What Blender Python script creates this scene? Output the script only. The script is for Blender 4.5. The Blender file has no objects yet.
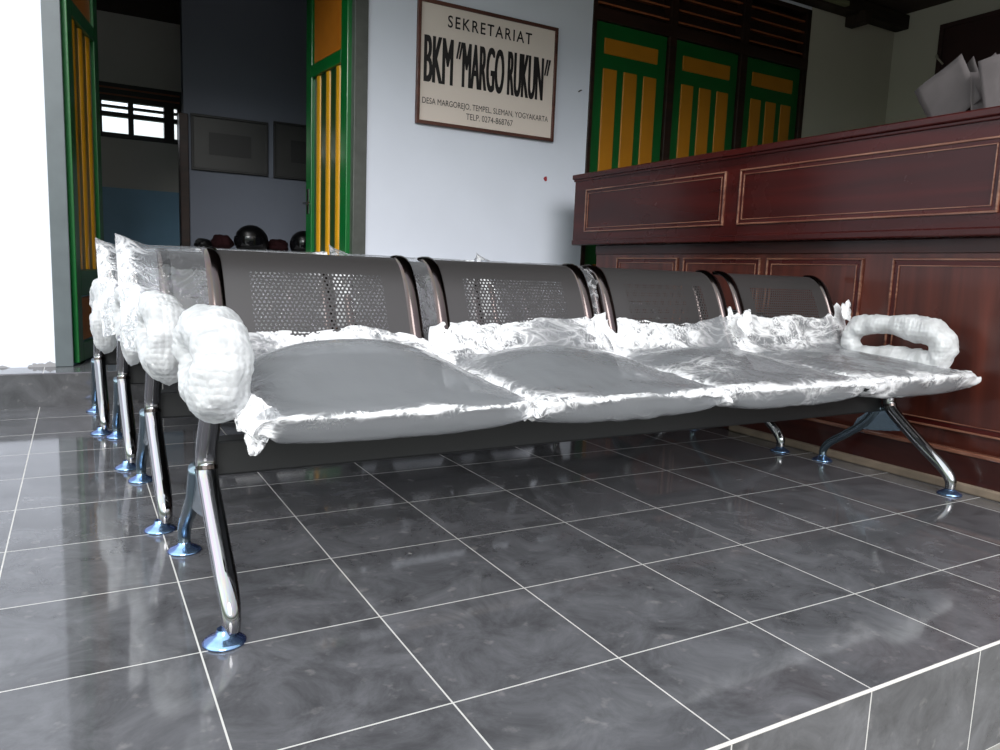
import bpy, bmesh, math, random
from mathutils import Vector, Matrix, noise
C = bpy.context.scene.collection
SC = bpy.context.scene
K = 0.37            # tile pitch in metres
EDGE = -0.673       # front edge of the tiled platform
STEP = 2.90         # face of the upper step
ZS = 0.172          # height of the upper step
YW = 3.145          # face of the back wall
random.seed(4)

# ------------------------------------------------------------------ materials
def new_mat(name):
    m = bpy.data.materials.new(name); m.use_nodes = True
    nt = m.node_tree; nt.nodes.clear()
    out = nt.nodes.new('ShaderNodeOutputMaterial')
    return m, nt, out
def N(nt, typ, **kw):
    n = nt.nodes.new(typ)
    for k, v in kw.items():
        if k.startswith('i_'):
            n.inputs[k[2:].replace('_', ' ')].default_value = v
        else: setattr(n, k, v)
    return n
def L(nt, a, b): nt.links.new(a, b)
def rgb(r, g, b):   # sRGB 0..255 -> linear
    f = lambda c: (c/255/12.92) if c/255 <= .04045 else ((c/255+.055)/1.055)**2.4
    return (f(r), f(g), f(b), 1)
def simple(name, col, rough=.5, metal=0, spec=.5, var=.12, vscale=6, bump=0, bscale=40, coat=0):
    m, nt, out = new_mat(name)
    b = N(nt, 'ShaderNodeBsdfPrincipled'); b.inputs['Roughness'].default_value = rough
    b.inputs['Metallic'].default_value = metal; b.inputs['Specular IOR Level'].default_value = spec
    b.inputs['Coat Weight'].default_value = coat; b.inputs['Coat Roughness'].default_value = .15
    tc = N(nt, 'ShaderNodeTexCoord'); ns = N(nt, 'ShaderNodeTexNoise'); ns.inputs['Scale'].default_value = vscale
    ns.inputs['Detail'].default_value = 6
    L(nt, tc.outputs['Object'], ns.inputs['Vector'])
    mx = N(nt, 'ShaderNodeMix', data_type='RGBA'); L(nt, ns.outputs['Fac'], mx.inputs['Factor'])
    mx.inputs[6].default_value = tuple(c*(1-var) for c in col[:3])+(1,)
    mx.inputs[7].default_value = tuple(min(1, c*(1+var)) for c in col[:3])+(1,)
    L(nt, mx.outputs[2], b.inputs['Base Color'])
    if bump:
        n2 = N(nt, 'ShaderNodeTexNoise'); n2.inputs['Scale'].default_value = bscale; n2.inputs['Detail'].default_value = 4
        L(nt, tc.outputs['Object'], n2.inputs['Vector'])
        bp = N(nt, 'ShaderNodeBump'); bp.inputs['Strength'].default_value = bump; bp.inputs['Distance'].default_value = .01
        L(nt, n2.outputs['Fac'], bp.inputs['Height']); L(nt, bp.outputs[0], b.inputs['Normal'])
    L(nt, b.outputs[0], out.inputs[0]); return m

def tile_mat(name, riser=False, off=(0, 0), pitch=(K, K), base=(66, 67, 70), axis=0):
    m, nt, out = new_mat(name)
    b = N(nt, 'ShaderNodeBsdfPrincipled')
    geo = N(nt, 'ShaderNodeNewGeometry'); sep = N(nt, 'ShaderNodeSeparateXYZ')
    L(nt, geo.outputs['Position'], sep.inputs[0])
    def line(sock, o, p, hw=.0017):
        a = N(nt, 'ShaderNodeMath', operation='ADD'); a.inputs[1].default_value = -o + p/2 + p*40; L(nt, sock, a.inputs[0])
        mo = N(nt, 'ShaderNodeMath', operation='MODULO'); mo.inputs[1].default_value = p; L(nt, a.outputs[0], mo.inputs[0])
        s = N(nt, 'ShaderNodeMath', operation='SUBTRACT'); s.inputs[1].default_value = p/2; L(nt, mo.outputs[0], s.inputs[0])
        ab = N(nt, 'ShaderNodeMath', operation='ABSOLUTE'); L(nt, s.outputs[0], ab.inputs[0])
        lt = N(nt, 'ShaderNodeMath', operation='LESS_THAN'); lt.inputs[1].default_value = hw; L(nt, ab.outputs[0], lt.inputs[0])
        fl = N(nt, 'ShaderNodeMath', operation='DIVIDE'); fl.inputs[1].default_value = p
        a2 = N(nt, 'ShaderNodeMath', operation='ADD'); a2.inputs[1].default_value = -o + p*40; L(nt, sock, a2.inputs[0])
        L(nt, a2.outputs[0], fl.inputs[0]); f2 = N(nt, 'ShaderNodeMath', operation='FLOOR'); L(nt, fl.outputs[0], f2.inputs[0])
        return lt.outputs[0], f2.outputs[0]
    lx, ix = line(sep.outputs[0], off[0], pitch[0])
    ly, iy = line(sep.outputs[2 if riser else 1], off[1], pitch[1])
    gr = N(nt, 'ShaderNodeMath', operation='MAXIMUM'); L(nt, lx, gr.inputs[0]); L(nt, ly, gr.inputs[1])
    # per tile value
    cmb = N(nt, 'ShaderNodeCombineXYZ'); L(nt, ix, cmb.inputs[0]); L(nt, iy, cmb.inputs[1])
    wn = N(nt, 'ShaderNodeTexWhiteNoise'); L(nt, cmb.outputs[0], wn.inputs['Vector'])
    # slate clouds, shifted per tile
    va = N(nt, 'ShaderNodeVectorMath', operation='MULTIPLY_ADD'); L(nt, wn.outputs['Color'], va.inputs[0])
    va.inputs[1].default_value = (5, 5, 5); L(nt, geo.outputs['Position'], va.inputs[2])
    n1 = N(nt, 'ShaderNodeTexNoise'); n1.inputs['Scale'].default_value = 6.5; n1.inputs['Detail'].default_value = 12; n1.inputs['Roughness'].default_value = .7
    n1.inputs['Distortion'].default_value = .6
    L(nt, va.outputs[0], n1.inputs['Vector'])
    n2 = N(nt, 'ShaderNodeTexNoise'); n2.inputs['Scale'].default_value = 22; n2.inputs['Detail'].default_value = 8
    L(nt, geo.outputs['Position'], n2.inputs['Vector'])
    cr = N(nt, 'ShaderNodeValToRGB'); e = cr.color_ramp.elements
    d = lambda k: rgb(*[c*k for c in base])
    e[0].position = .34; e[0].color = d(.84); e[1].position = .66; e[1].color = d(1.26)
    L(nt, n1.outputs['Fac'], cr.inputs[0])
    cr2 = N(nt, 'ShaderNodeValToRGB'); e = cr2.color_ramp.elements
    e[0].position = .62; e[0].color = (0, 0, 0, 1); e[1].position = .74; e[1].color = (.22, .22, .22, 1)
    L(nt, n2.outputs['Fac'], cr2.inputs[0])
    dust = N(nt, 'ShaderNodeMix', data_type='RGBA'); L(nt, cr2.outputs[0], dust.inputs['Factor'])
    L(nt, cr.outputs[0], dust.inputs[6]); dust.inputs[7].default_value = rgb(165, 160, 158)
    # sparse chalky droplets
    vo = N(nt, 'ShaderNodeTexVoronoi'); vo.inputs['Scale'].default_value = 3.2; vo.inputs['Randomness'].default_value = 1
    wpos = N(nt, 'ShaderNodeVectorMath', operation='MULTIPLY_ADD'); L(nt, n2.outputs['Color'], wpos.inputs[0]); wpos.inputs[1].default_value = (.05, .05, 0); L(nt, geo.outputs['Position'], wpos.inputs[2])
    L(nt, wpos.outputs[0], vo.inputs['Vector'])
    lt = N(nt, 'ShaderNodeMath', operation='LESS_THAN'); L(nt, vo.outputs['Distance'], lt.inputs[0]); lt.inputs[1].default_value = .024
    mu = N(nt, 'ShaderNodeMath', operation='MULTIPLY'); L(nt, lt.outputs[0], mu.inputs[0]); mu.inputs[1].default_value = .55
    drop = N(nt, 'ShaderNodeMix', data_type='RGBA'); L(nt, mu.outputs[0], drop.inputs['Factor']); L(nt, dust.outputs[2], drop.inputs[6]); drop.inputs[7].default_value = rgb(170, 168, 165)
    mg = N(nt, 'ShaderNodeMix', data_type='RGBA'); L(nt, gr.outputs[0], mg.inputs['Factor'])
    L(nt, drop.outputs[2], mg.inputs[6]); mg.inputs[7].default_value = rgb(184, 182, 179)
    L(nt, mg.outputs[2], b.inputs['Base Color'])
    rr = N(nt, 'ShaderNodeMapRange'); rr.inputs[1].default_value = .3; rr.inputs[2].default_value = .75; rr.inputs[3].default_value = .045; rr.inputs[4].default_value = .10
    L(nt, n1.outputs['Fac'], rr.inputs[0])
    ra = N(nt, 'ShaderNodeMath', operation='MULTIPLY_ADD'); L(nt, gr.outputs[0], ra.inputs[0]); ra.inputs[1].default_value = .5; L(nt, rr.outputs[0], ra.inputs[2])
    L(nt, ra.outputs[0], b.inputs['Roughness']); b.inputs['Specular IOR Level'].default_value = .7
    L(nt, b.outputs[0], out.inputs[0]); return m

def wall_mat(name, col, dirt_z=None, stain=True):
    m, nt, out = new_mat(name)
    b = N(nt, 'ShaderNodeBsdfPrincipled'); b.inputs['Roughness'].default_value = .75; b.inputs['Specular IOR Level'].default_value = .25
    geo = N(nt, 'ShaderNodeNewGeometry')
    n1 = N(nt, 'ShaderNodeTexNoise'); n1.inputs['Scale'].default_value = 1.6; n1.inputs['Detail'].default_value = 5; L(nt, geo.outputs['Position'], n1.inputs['Vector'])
    cr = N(nt, 'ShaderNodeValToRGB'); e = cr.color_ramp.elements
    e[0].position = .3; e[0].color = tuple(c*.93 for c in col[:3])+(1,); e[1].position = .7; e[1].color = col
    L(nt, n1.outputs['Fac'], cr.inputs[0]); last = cr.outputs[0]
    if dirt_z is not None:     # grimy paint just above the step
        sp = N(nt, 'ShaderNodeSeparateXYZ'); L(nt, geo.outputs['Position'], sp.inputs[0])
        n3 = N(nt, 'ShaderNodeTexNoise'); n3.inputs['Scale'].default_value = 9; n3.inputs['Detail'].default_value = 6; L(nt, geo.outputs['Position'], n3.inputs['Vector'])
        mr = N(nt, 'ShaderNodeMapRange'); mr.inputs[1].default_value = dirt_z; mr.inputs[2].default_value = dirt_z+.05; mr.inputs[3].default_value = .62; mr.inputs[4].default_value = .2
        L(nt, sp.outputs[2], mr.inputs[0])
        lt = N(nt, 'ShaderNodeMath', operation='LESS_THAN'); L(nt, n3.outputs['Fac'], lt.inputs[0]); L(nt, mr.outputs[0], lt.inputs[1])
        mu = N(nt, 'ShaderNodeMath', operation='MULTIPLY'); mu.inputs[1].default_value = .75; L(nt, lt.outputs[0], mu.inputs[0])
        mx = N(nt, 'ShaderNodeMix', data_type='RGBA'); L(nt, mu.outputs[0], mx.inputs['Factor']); L(nt, last, mx.inputs[6]); mx.inputs[7].default_value = rgb(110, 105, 100)
        last = mx.outputs[2]
    L(nt, last, b.inputs['Base Color'])
    n2 = N(nt, 'ShaderNodeTexNoise'); n2.inputs['Scale'].default_value = 7; n2.inputs['Detail'].default_value = 6; L(nt, geo.outputs['Position'], n2.inputs['Vector'])
    bp = N(nt, 'ShaderNodeBump'); bp.inputs['Strength'].default_value = .12; bp.inputs['Distance'].default_value = .02
    L(nt, n2.outputs['Fac'], bp.inputs['Height']); L(nt, bp.outputs[0], b.inputs['Normal'])
    L(nt, b.outputs[0], out.inputs[0]); return m

def wood_mat(name, dark, light, rough=.22, axis='Y', coat=.4, scale=3.5):
    m, nt, out = new_mat(name)
    b = N(nt, 'ShaderNodeBsdfPrincipled'); b.inputs['Coat Weight'].default_value = coat; b.inputs['Coat Roughness'].default_value = .12
    tc = N(nt, 'ShaderNodeTexCoord'); mp = N(nt, 'ShaderNodeMapping')
    s = {'X': (.25, 3, 3), 'Y': (3, .25, 3), 'Z': (3, 3, .25)}[axis]; mp.inputs['Scale'].default_value = s
    L(nt, tc.outputs['Object'], mp.inputs[0])
    n1 = N(nt, 'ShaderNodeTexNoise'); n1.inputs['Scale'].default_value = scale; n1.inputs['Detail'].default_value = 8; n1.inputs['Distortion'].default_value = 1.2
    L(nt, mp.outputs[0], n1.inputs['Vector'])
    cr = N(nt, 'ShaderNodeValToRGB'); e = cr.color_ramp.elements; e[0].position = .32; e[0].color = dark; e[1].position = .72; e[1].color = light
    L(nt, n1.outputs['Fac'], cr.inputs[0]); L(nt, cr.outputs[0], b.inputs['Base Color'])
    n2 = N(nt, 'ShaderNodeTexNoise'); n2.inputs['Scale'].default_value = 4; n2.inputs['Detail'].default_value = 5; L(nt, tc.outputs['Object'], n2.inputs['Vector'])
    mr = N(nt, 'ShaderNodeMapRange'); mr.inputs[3].default_value = rough*.6; mr.inputs[4].default_value = rough*1.6; L(nt, n2.outputs['Fac'], mr.inputs[0])
    L(nt, mr.outputs[0], b.inputs['Roughness']); b.inputs['Specular IOR Level'].default_value = .28
    bp = N(nt, 'ShaderNodeBump'); bp.inputs['Strength'].default_value = .05; L(nt, n1.outputs['Fac'], bp.inputs['Height']); L(nt, bp.outputs[0], b.inputs['Normal'])
    L(nt, b.outputs[0], out.inputs[0]); return m

def perforated_mat(name, col):
    """dark powder-coated sheet with a field of punched round holes (see-through)"""
    m, nt, out = new_mat(name)
    b = N(nt, 'ShaderNodeBsdfPrincipled'); b.inputs['Base Color'].default_value = col; b.inputs['Roughness'].default_value = .36
    b.inputs['Metallic'].default_value = .35; b.inputs['Specular IOR Level'].default_value = .5
    ns = N(nt, 'ShaderNodeTexNoise'); ns.inputs['Scale'].default_value = 900
    tcb = N(nt, 'ShaderNodeTexCoord'); L(nt, tcb.outputs['Object'], ns.inputs['Vector'])
    bp = N(nt, 'ShaderNodeBump'); bp.inputs['Strength'].default_value = .1; bp.inputs['Distance'].default_value = .0005; L(nt, ns.outputs['Fac'], bp.inputs['Height']); L(nt, bp.outputs[0], b.inputs['Normal'])
    uv = N(nt, 'ShaderNodeUVMap'); uv.uv_map = 'UVMap'
    s = .0125
    mp = N(nt, 'ShaderNodeMapping'); mp.inputs['Scale'].default_value = (1/s, 1/(s*1.732), 0); L(nt, uv.outputs[0], mp.inputs[0])
    ds = []
    for o in (0, .5):
        a = N(nt, 'ShaderNodeVectorMath', operation='ADD'); a.inputs[1].default_value = (o, o, 0); L(nt, mp.outputs[0], a.inputs[0])
        f = N(nt, 'ShaderNodeVectorMath', operation='FRACTION'); L(nt, a.outputs[0], f.inputs[0])
        c = N(nt, 'ShaderNodeVectorMath', operation='SUBTRACT'); c.inputs[1].default_value = (.5, .5, 0); L(nt, f.outputs[0], c.inputs[0])
        d = N(nt, 'ShaderNodeVectorMath', operation='MULTIPLY'); d.inputs[1].default_value = (1, 1.732, 0); L(nt, c.outputs[0], d.inputs[0])
        l = N(nt, 'ShaderNodeVectorMath', operation='LENGTH'); L(nt, d.outputs[0], l.inputs[0]); ds.append(l.outputs['Value'])
    mn = N(nt, 'ShaderNodeMath', operation='MINIMUM'); L(nt, ds[0], mn.inputs[0]); L(nt, ds[1], mn.inputs[1])
    lt = N(nt, 'ShaderNodeMath', operation='LESS_THAN'); L(nt, mn.outputs[0], lt.inputs[0]); lt.inputs[1].default_value = .27
    sp = N(nt, 'ShaderNodeSeparateXYZ'); L(nt, uv.outputs[0], sp.inputs[0])
    last = lt.outputs[0]
    for ch, lo, hi in ((0, .075, .455), (1, .04, .30)):
        g = N(nt, 'ShaderNodeMath', operation='GREATER_THAN'); g.inputs[1].default_value = lo; L(nt, sp.outputs[ch], g.inputs[0])
        h = N(nt, 'ShaderNodeMath', operation='LESS_THAN'); h.inputs[1].default_value = hi; L(nt, sp.outputs[ch], h.inputs[0])
        for q in (g, h):
            mu = N(nt, 'ShaderNodeMath', operation='MULTIPLY'); L(nt, last, mu.inputs[0]); L(nt, q.outputs[0], mu.inputs[1]); last = mu.outputs[0]
    tr = N(nt, 'ShaderNodeBsdfTransparent'); mx = N(nt, 'ShaderNodeMixShader')
    L(nt, last, mx.inputs[0]); L(nt, b.outputs[0], mx.inputs[1]); L(nt, tr.outputs[0], mx.inputs[2])
    L(nt, mx.outputs[0], out.inputs[0]); return m

def plastic_mat(name, film=.45, grey=.40, white=.93, gloss=.6, rough=.14, stretch=(7, 13, 13)):
    """thin polythene: a hazy film that has shiny highlights painted white along its creases ('crumple' says how creased it is)"""
    m, nt, out = new_mat(name)
    def math_(op, a, b=None, c=None, clamp=False):
        n = N(nt, 'ShaderNodeMath', operation=op); n.use_clamp = clamp
        for k, v in enumerate((a, b, c)):
            if v is None: continue
            if isinstance(v, (int, float)): n.inputs[k].default_value = v
            else: L(nt, v, n.inputs[k])
        return n.outputs[0]
    tc = N(nt, 'ShaderNodeTexCoord'); at = N(nt, 'ShaderNodeAttribute'); at.attribute_name = 'crumple'; c = at.outputs['Fac']
    def ridged(sc, st, det, dist):
        mp = N(nt, 'ShaderNodeMapping'); mp.inputs['Scale'].default_value = st; L(nt, tc.outputs['Object'], mp.inputs[0])
        n = N(nt, 'ShaderNodeTexNoise'); n.inputs['Scale'].default_value = sc; n.inputs['Detail'].default_value = det; n.inputs['Distortion'].default_value = dist; n.inputs['Roughness'].default_value = .55
        L(nt, mp.outputs[0], n.inputs['Vector'])
        return math_('SUBTRACT', 1, math_('MULTIPLY', math_('ABSOLUTE', math_('SUBTRACT', n.outputs['Fac'], .5)), 4))
    r1 = ridged(1, stretch, 3, .8); r2 = ridged(2.6, (stretch[1], stretch[0], stretch[2]), 2, 1.2)
    r = math_('MAXIMUM', r1, math_('MULTIPLY', r2, .92))
    thr = math_('MULTIPLY_ADD', c, -.95, 1.05)
    st = N(nt, 'ShaderNodeMapRange', interpolation_type='SMOOTHSTEP'); L(nt, r, st.inputs[0]); L(nt, thr, st.inputs[1]); L(nt, math_('ADD', thr, .55), st.inputs[2])
    streak = st.outputs[0]  # white streaks paint in the glints of creased film
    bp = N(nt, 'ShaderNodeBump'); bp.inputs['Distance'].default_value = .014; L(nt, r, bp.inputs['Height']); L(nt, math_('MULTIPLY_ADD', c, .55, .06), bp.inputs['Strength'])
    col = N(nt, 'ShaderNodeMix', data_type='RGBA'); L(nt, streak, col.inputs['Factor']); col.inputs[6].default_value = (grey, grey*1.04, grey*1.10, 1); col.inputs[7].default_value = (white, white, white*1.02, 1)
    lw = N(nt, 'ShaderNodeLayerWeight'); lw.inputs['Blend'].default_value = .5; L(nt, bp.outputs[0], lw.inputs['Normal'])
    fac = math_('MAXIMUM', math_('MULTIPLY_ADD', lw.outputs['Facing'], .25, film), math_('MULTIPLY', streak, .95), clamp=True)
    df = N(nt, 'ShaderNodeBsdfDiffuse'); L(nt, col.outputs[2], df.inputs['Color']); L(nt, bp.outputs[0], df.inputs['Normal'])
    tl = N(nt, 'ShaderNodeBsdfTranslucent'); L(nt, col.outputs[2], tl.inputs['Color']); L(nt, bp.outputs[0], tl.inputs['Normal'])
    m1 = N(nt, 'ShaderNodeMixShader'); m1.inputs[0].default_value = .25; L(nt, df.outputs[0], m1.inputs[1]); L(nt, tl.outputs[0], m1.inputs[2])
    tr = N(nt, 'ShaderNodeBsdfTransparent'); tr.inputs['Color'].default_value = (.96, .97, .98, 1)
    m2 = N(nt, 'ShaderNodeMixShader'); L(nt, fac, m2.inputs[0]); L(nt, tr.outputs[0], m2.inputs[1]); L(nt, m1.outputs[0], m2.inputs[2])
    gl = N(nt, 'ShaderNodeBsdfGlossy'); gl.inputs['Roughness'].default_value = rough; L(nt, bp.outputs[0], gl.inputs['Normal'])
    fa = math_('MULTIPLY_ADD', math_('POWER', lw.outputs['Facing'], 3), gloss, .07, clamp=True)
    m3 = N(nt, 'ShaderNodeMixShader'); L(nt, fa, m3.inputs[0]); L(nt, m2.outputs[0], m3.inputs[1]); L(nt, gl.outputs[0], m3.inputs[2])
    L(nt, m3.outputs[0], out.inputs[0]); return m

def bubble_mat(name):
    m, nt, out = new_mat(name)
    tc = N(nt, 'ShaderNodeTexCoord')
    vo = N(nt, 'ShaderNodeTexVoronoi'); vo.inputs['Scale'].default_value = 62; vo.inputs['Randomness'].default_value = .35; L(nt, tc.outputs['Object'], vo.inputs['Vector'])
    n1 = N(nt, 'ShaderNodeTexNoise'); n1.inputs['Scale'].default_value = 14; n1.inputs['Detail'].default_value = 5; L(nt, tc.outputs['Object'], n1.inputs['Vector'])
    ad = N(nt, 'ShaderNodeMath', operation='MULTIPLY_ADD'); L(nt, vo.outputs['Distance'], ad.inputs[0]); ad.inputs[1].default_value = -.8; L(nt, n1.outputs['Fac'], ad.inputs[2])
    bp = N(nt, 'ShaderNodeBump'); bp.inputs['Strength'].default_value = .6; bp.inputs['Distance'].default_value = .008; L(nt, ad.outputs[0], bp.inputs['Height'])
    df = N(nt, 'ShaderNodeBsdfPrincipled'); df.inputs['Base Color'].default_value = (.82, .83, .84, 1); df.inputs['Roughness'].default_value = .3; L(nt, bp.outputs[0], df.inputs['Normal'])
    tl = N(nt, 'ShaderNodeBsdfTranslucent'); tl.inputs['Color'].default_value = (.82, .84, .86, 1)
    m1 = N(nt, 'ShaderNodeMixShader'); m1.inputs[0].default_value = .3; L(nt, df.outputs[0], m1.inputs[1]); L(nt, tl.outputs[0], m1.inputs[2])
    tr = N(nt, 'ShaderNodeBsdfTransparent')
    mr = N(nt, 'ShaderNodeMapRange'); mr.inputs[1].default_value = .3; mr.inputs[2].default_value = .75; mr.inputs[3].default_value = .5; mr.inputs[4].default_value = .95; L(nt, n1.outputs['Fac'], mr.inputs[0])
    m2 = N(nt, 'ShaderNodeMixShader'); L(nt, mr.outputs[0], m2.inputs[0]); L(nt, tr.outputs[0], m2.inputs[1]); L(nt, m1.outputs[0], m2.inputs[2])
    L(nt, m2.outputs[0], out.inputs[0]); return m

M = {}
M['floor'] = tile_mat('slate_tile', base=(77, 77, 80))
M['riser'] = tile_mat('slate_riser', riser=True, off=(0, -.26), pitch=(K, .26), base=(77, 77, 80))
M['step'] = tile_mat('slate_step', off=(.02, STEP), pitch=(K, 3), base=(80, 81, 84))
M['step_riser'] = tile_mat('slate_step_riser', riser=True, off=(.2, ZS), pitch=(1.6, 3), base=(62, 62, 64))
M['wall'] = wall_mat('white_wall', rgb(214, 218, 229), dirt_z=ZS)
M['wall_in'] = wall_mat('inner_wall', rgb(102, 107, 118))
M['wall_in2'] = wall_mat('far_wall', rgb(205, 204, 198))
M['wall_shade'] = wall_mat('shade_toned_wall', rgb(188, 184, 170))  # duller copy of the white wall, its shade put into the colour
M['ceil'] = simple('ceiling_board', rgb(58, 44, 36), .8)
M['beam'] = wood_mat('old_beam', rgb(30, 22, 18), rgb(52, 40, 32), .6, 'X', 0)
M['palebeam'] = simple('pale_batten', rgb(120, 122, 92), .8)
M['grey'] = simple('grey_frame', rgb(84, 92, 95), .35, var=.25, vscale=9, coat=.2)
M['dgrey'] = simple('weathered_post', rgb(70, 72, 68), .4, var=.4, vscale=14)
M['green'] = simple('green_paint', rgb(6, 98, 40), .28, var=.2, vscale=8, coat=.5)
M['greend'] = simple('deep_green_paint', rgb(6, 62, 32), .3, var=.2, vscale=8, coat=.4)
M['yellow'] = simple('ochre_paint', rgb(204, 146, 18), .32, var=.12, vscale=10, coat=.3)
M['green2'] = simple('shaded_green', rgb(4, 80, 30), .4, var=.25, vscale=5)  # darker copy of the door green, shade put into the colour
M['yellow2'] = simple('shaded_ochre', rgb(164, 106, 14), .45, var=.15, vscale=6)  # door ochre darkened to carry the shade on the shutters
M['orange'] = simple('amber_panel', rgb(176, 104, 26), .4, var=.15, vscale=12)
M['brown'] = wood_mat('dark_timber', rgb(24, 13, 10), rgb(46, 25, 17), .45, 'X', .1)
M['slat'] = simple('louver_slat', rgb(140, 78, 44), .5)
M['mahog'] = wood_mat('mahogany', rgb(44, 10, 9), rgb(68, 18, 14), .26, 'Y', .06)
M['mahogp'] = wood_mat('mahogany_panel', rgb(38, 9, 8), rgb(62, 16, 13), .22, 'Y', .1, 2.5)
M['mahogl'] = wood_mat('mahogany_lower', rgb(48, 19, 14), rgb(82, 37, 27), .3, 'Z', .3, 3)
M['mould'] = wood_mat('highlit_moulding', rgb(78, 36, 28), rgb(134, 96, 78), .2, 'Y', .6, 8)  # pale brown tone paints in the highlights along the moulding edges
M['plinth'] = wood_mat('plinth_wood', rgb(38, 14, 12), rgb(60, 24, 18), .35, 'Y', .2)
M['skirt'] = simple('cement_skirt', rgb(112, 98, 84), .8, var=.45, vscale=14)
M['perf'] = perforated_mat('perforated_sheet', rgb(60, 58, 58))
M['black'] = simple('black_coated_steel', rgb(34, 35, 36), .42, .2)
M['chrome'] = simple('chrome', (.30, .30, .31, 1), .06, 1, var=.03)
M['dchrome'] = simple('smoked_chrome', (.075, .062, .060, 1), .16, 1, var=.3, vscale=18)
m, nt, out = new_mat('blue_filmed_chrome')
b = N(nt, 'ShaderNodeBsdfPrincipled', i_Metallic=.9, i_Roughness=.16); lw = N(nt, 'ShaderNodeLayerWeight', i_Blend=.35); cr = N(nt, 'ShaderNodeValToRGB'); tc = N(nt, 'ShaderNodeTexCoord'); ns = N(nt, 'ShaderNodeTexNoise', i_Scale=45)
L(nt, tc.outputs['Object'], ns.inputs['Vector']); ad = N(nt, 'ShaderNodeMath', operation='MULTIPLY_ADD'); L(nt, ns.outputs['Fac'], ad.inputs[0]); ad.inputs[1].default_value = .5; L(nt, lw.outputs['Facing'], ad.inputs[2])
e = cr.color_ramp.elements; e[0].position = .35; e[0].color = rgb(128, 158, 192); e[1].position = .95; e[1].color = rgb(44, 60, 142)
L(nt, ad.outputs[0], cr.inputs[0]); L(nt, cr.outputs[0], b.inputs['Base Color']); L(nt, b.outputs[0], out.inputs[0]); M['blue'] = m
M['cast'] = simple('cast_alloy', rgb(112, 128, 138), .2, .95, var=.1)
M['bag'] = plastic_mat('clear_polythene', .50, .31, .90)
M['bag2'] = plastic_mat('tight_polythene', .06, .5, .85, gloss=.7, stretch=(9, 9, 8))
M['bubble'] = bubble_mat('bubble_wrap')
M['cream'] = simple('cream_board', rgb(216, 203, 193), .45, var=.06, vscale=2)
M['ink'] = simple('black_lettering', rgb(16, 12, 14), .5)
M['signfr'] = wood_mat('sign_frame', rgb(66, 40, 34), rgb(98, 62, 52), .4, 'X', .1)
M['paper'] = simple('old_paper', rgb(86, 80, 81), .85, var=.15, vscale=20)
M['boardr'] = simple('dark_board', rgb(44, 16, 14), .6, var=.3)
M['blueing'] = simple('blue_wainscot', rgb(128, 176, 205), .5, var=.2, vscale=3)
M['framed'] = simple('framed_print', rgb(50, 50, 49), .4, var=.3, vscale=5)
M['dframe'] = simple('dark_frame', rgb(26, 26, 26), .5)
M['cloth'] = simple('white_cloth', rgb(225, 225, 228), .9, bump=.2)
M['helm'] = simple('gloss_black', rgb(6, 6, 7), .4, spec=.2, coat=.05)
M['visor'] = simple('smoky_visor', rgb(12, 12, 14), .1, spec=.4)
M['redbag'] = simple('dark_red_fabric', rgb(26, 7, 9), .85, spec=.1, bump=.4)
M['concrete'] = simple('yard_concrete', rgb(140, 138, 132), .9, var=.2, vscale=2)
M['clip'] = simple('steel_clip', (.5, .5, .5, 1), .3, 1)
M['stain'] = simple('red_stain', rgb(150, 40, 50), .8)
M['string'] = simple('pale_string', rgb(170, 165, 150), .9)

# ------------------------------------------------------------------ mesh helpers
def bm_new(): return bmesh.new()
def box(bm, x0, x1, y0, y1, z0, z1, bev=0):
    vs = [bm.verts.new((x, y, z)) for z in (z0, z1) for y in (y0, y1) for x in (x0, x1)]
    fs = [bm.faces.new([vs[i] for i in f]) for f in ((0, 2, 3, 1), (4, 5, 7, 6), (0, 1, 5, 4), (2, 6, 7, 3), (0, 4, 6, 2), (1, 3, 7, 5))]
    if bev:
        es = list({e for f in fs for e in f.edges})
        bmesh.ops.bevel(bm, geom=es, offset=bev, segments=2, profile=.5, affect='EDGES')
def prism(bm, pts, axis, a, b):
    """closed polygon pts (2-D) extruded along axis from a to b"""
    def P(u, v, w): return {'X': (w, u, v), 'Y': (u, w, v), 'Z': (u, v, w)}[axis]
    A = [bm.verts.new(P(u, v, a)) for u, v in pts]; B = [bm.verts.new(P(u, v, b)) for u, v in pts]
    n = len(pts)
    bm.faces.new(A); bm.faces.new(B[::-1])
    for i in range(n): bm.faces.new((A[i], B[i], B[(i+1) % n], A[(i+1) % n]))
    bmesh.ops.recalc_face_normals(bm, faces=bm.faces[:])
def spline(pts, n=8, closed=False):
    """Catmull-Rom through points (any dimension)"""
    P = [Vector(p) for p in pts]; out = []; m = len(P)
    rng = range(m) if closed else range(m-1)
    for i in rng:
        if closed: a, b, c, d = P[(i-1) % m], P[i], P[(i+1) % m], P[(i+2) % m]
        else: a, b, c, d = P[max(i-1, 0)], P[i], P[i+1], P[min(i+2, m-1)]
        for k in range(n):
            t = k/n
            out.append(.5*((2*b)+(c-a)*t+(2*a-5*b+4*c-d)*t*t+(3*b-a-3*c+d)*t**3))
    if not closed: out.append(P[-1].copy())
    return out
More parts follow.
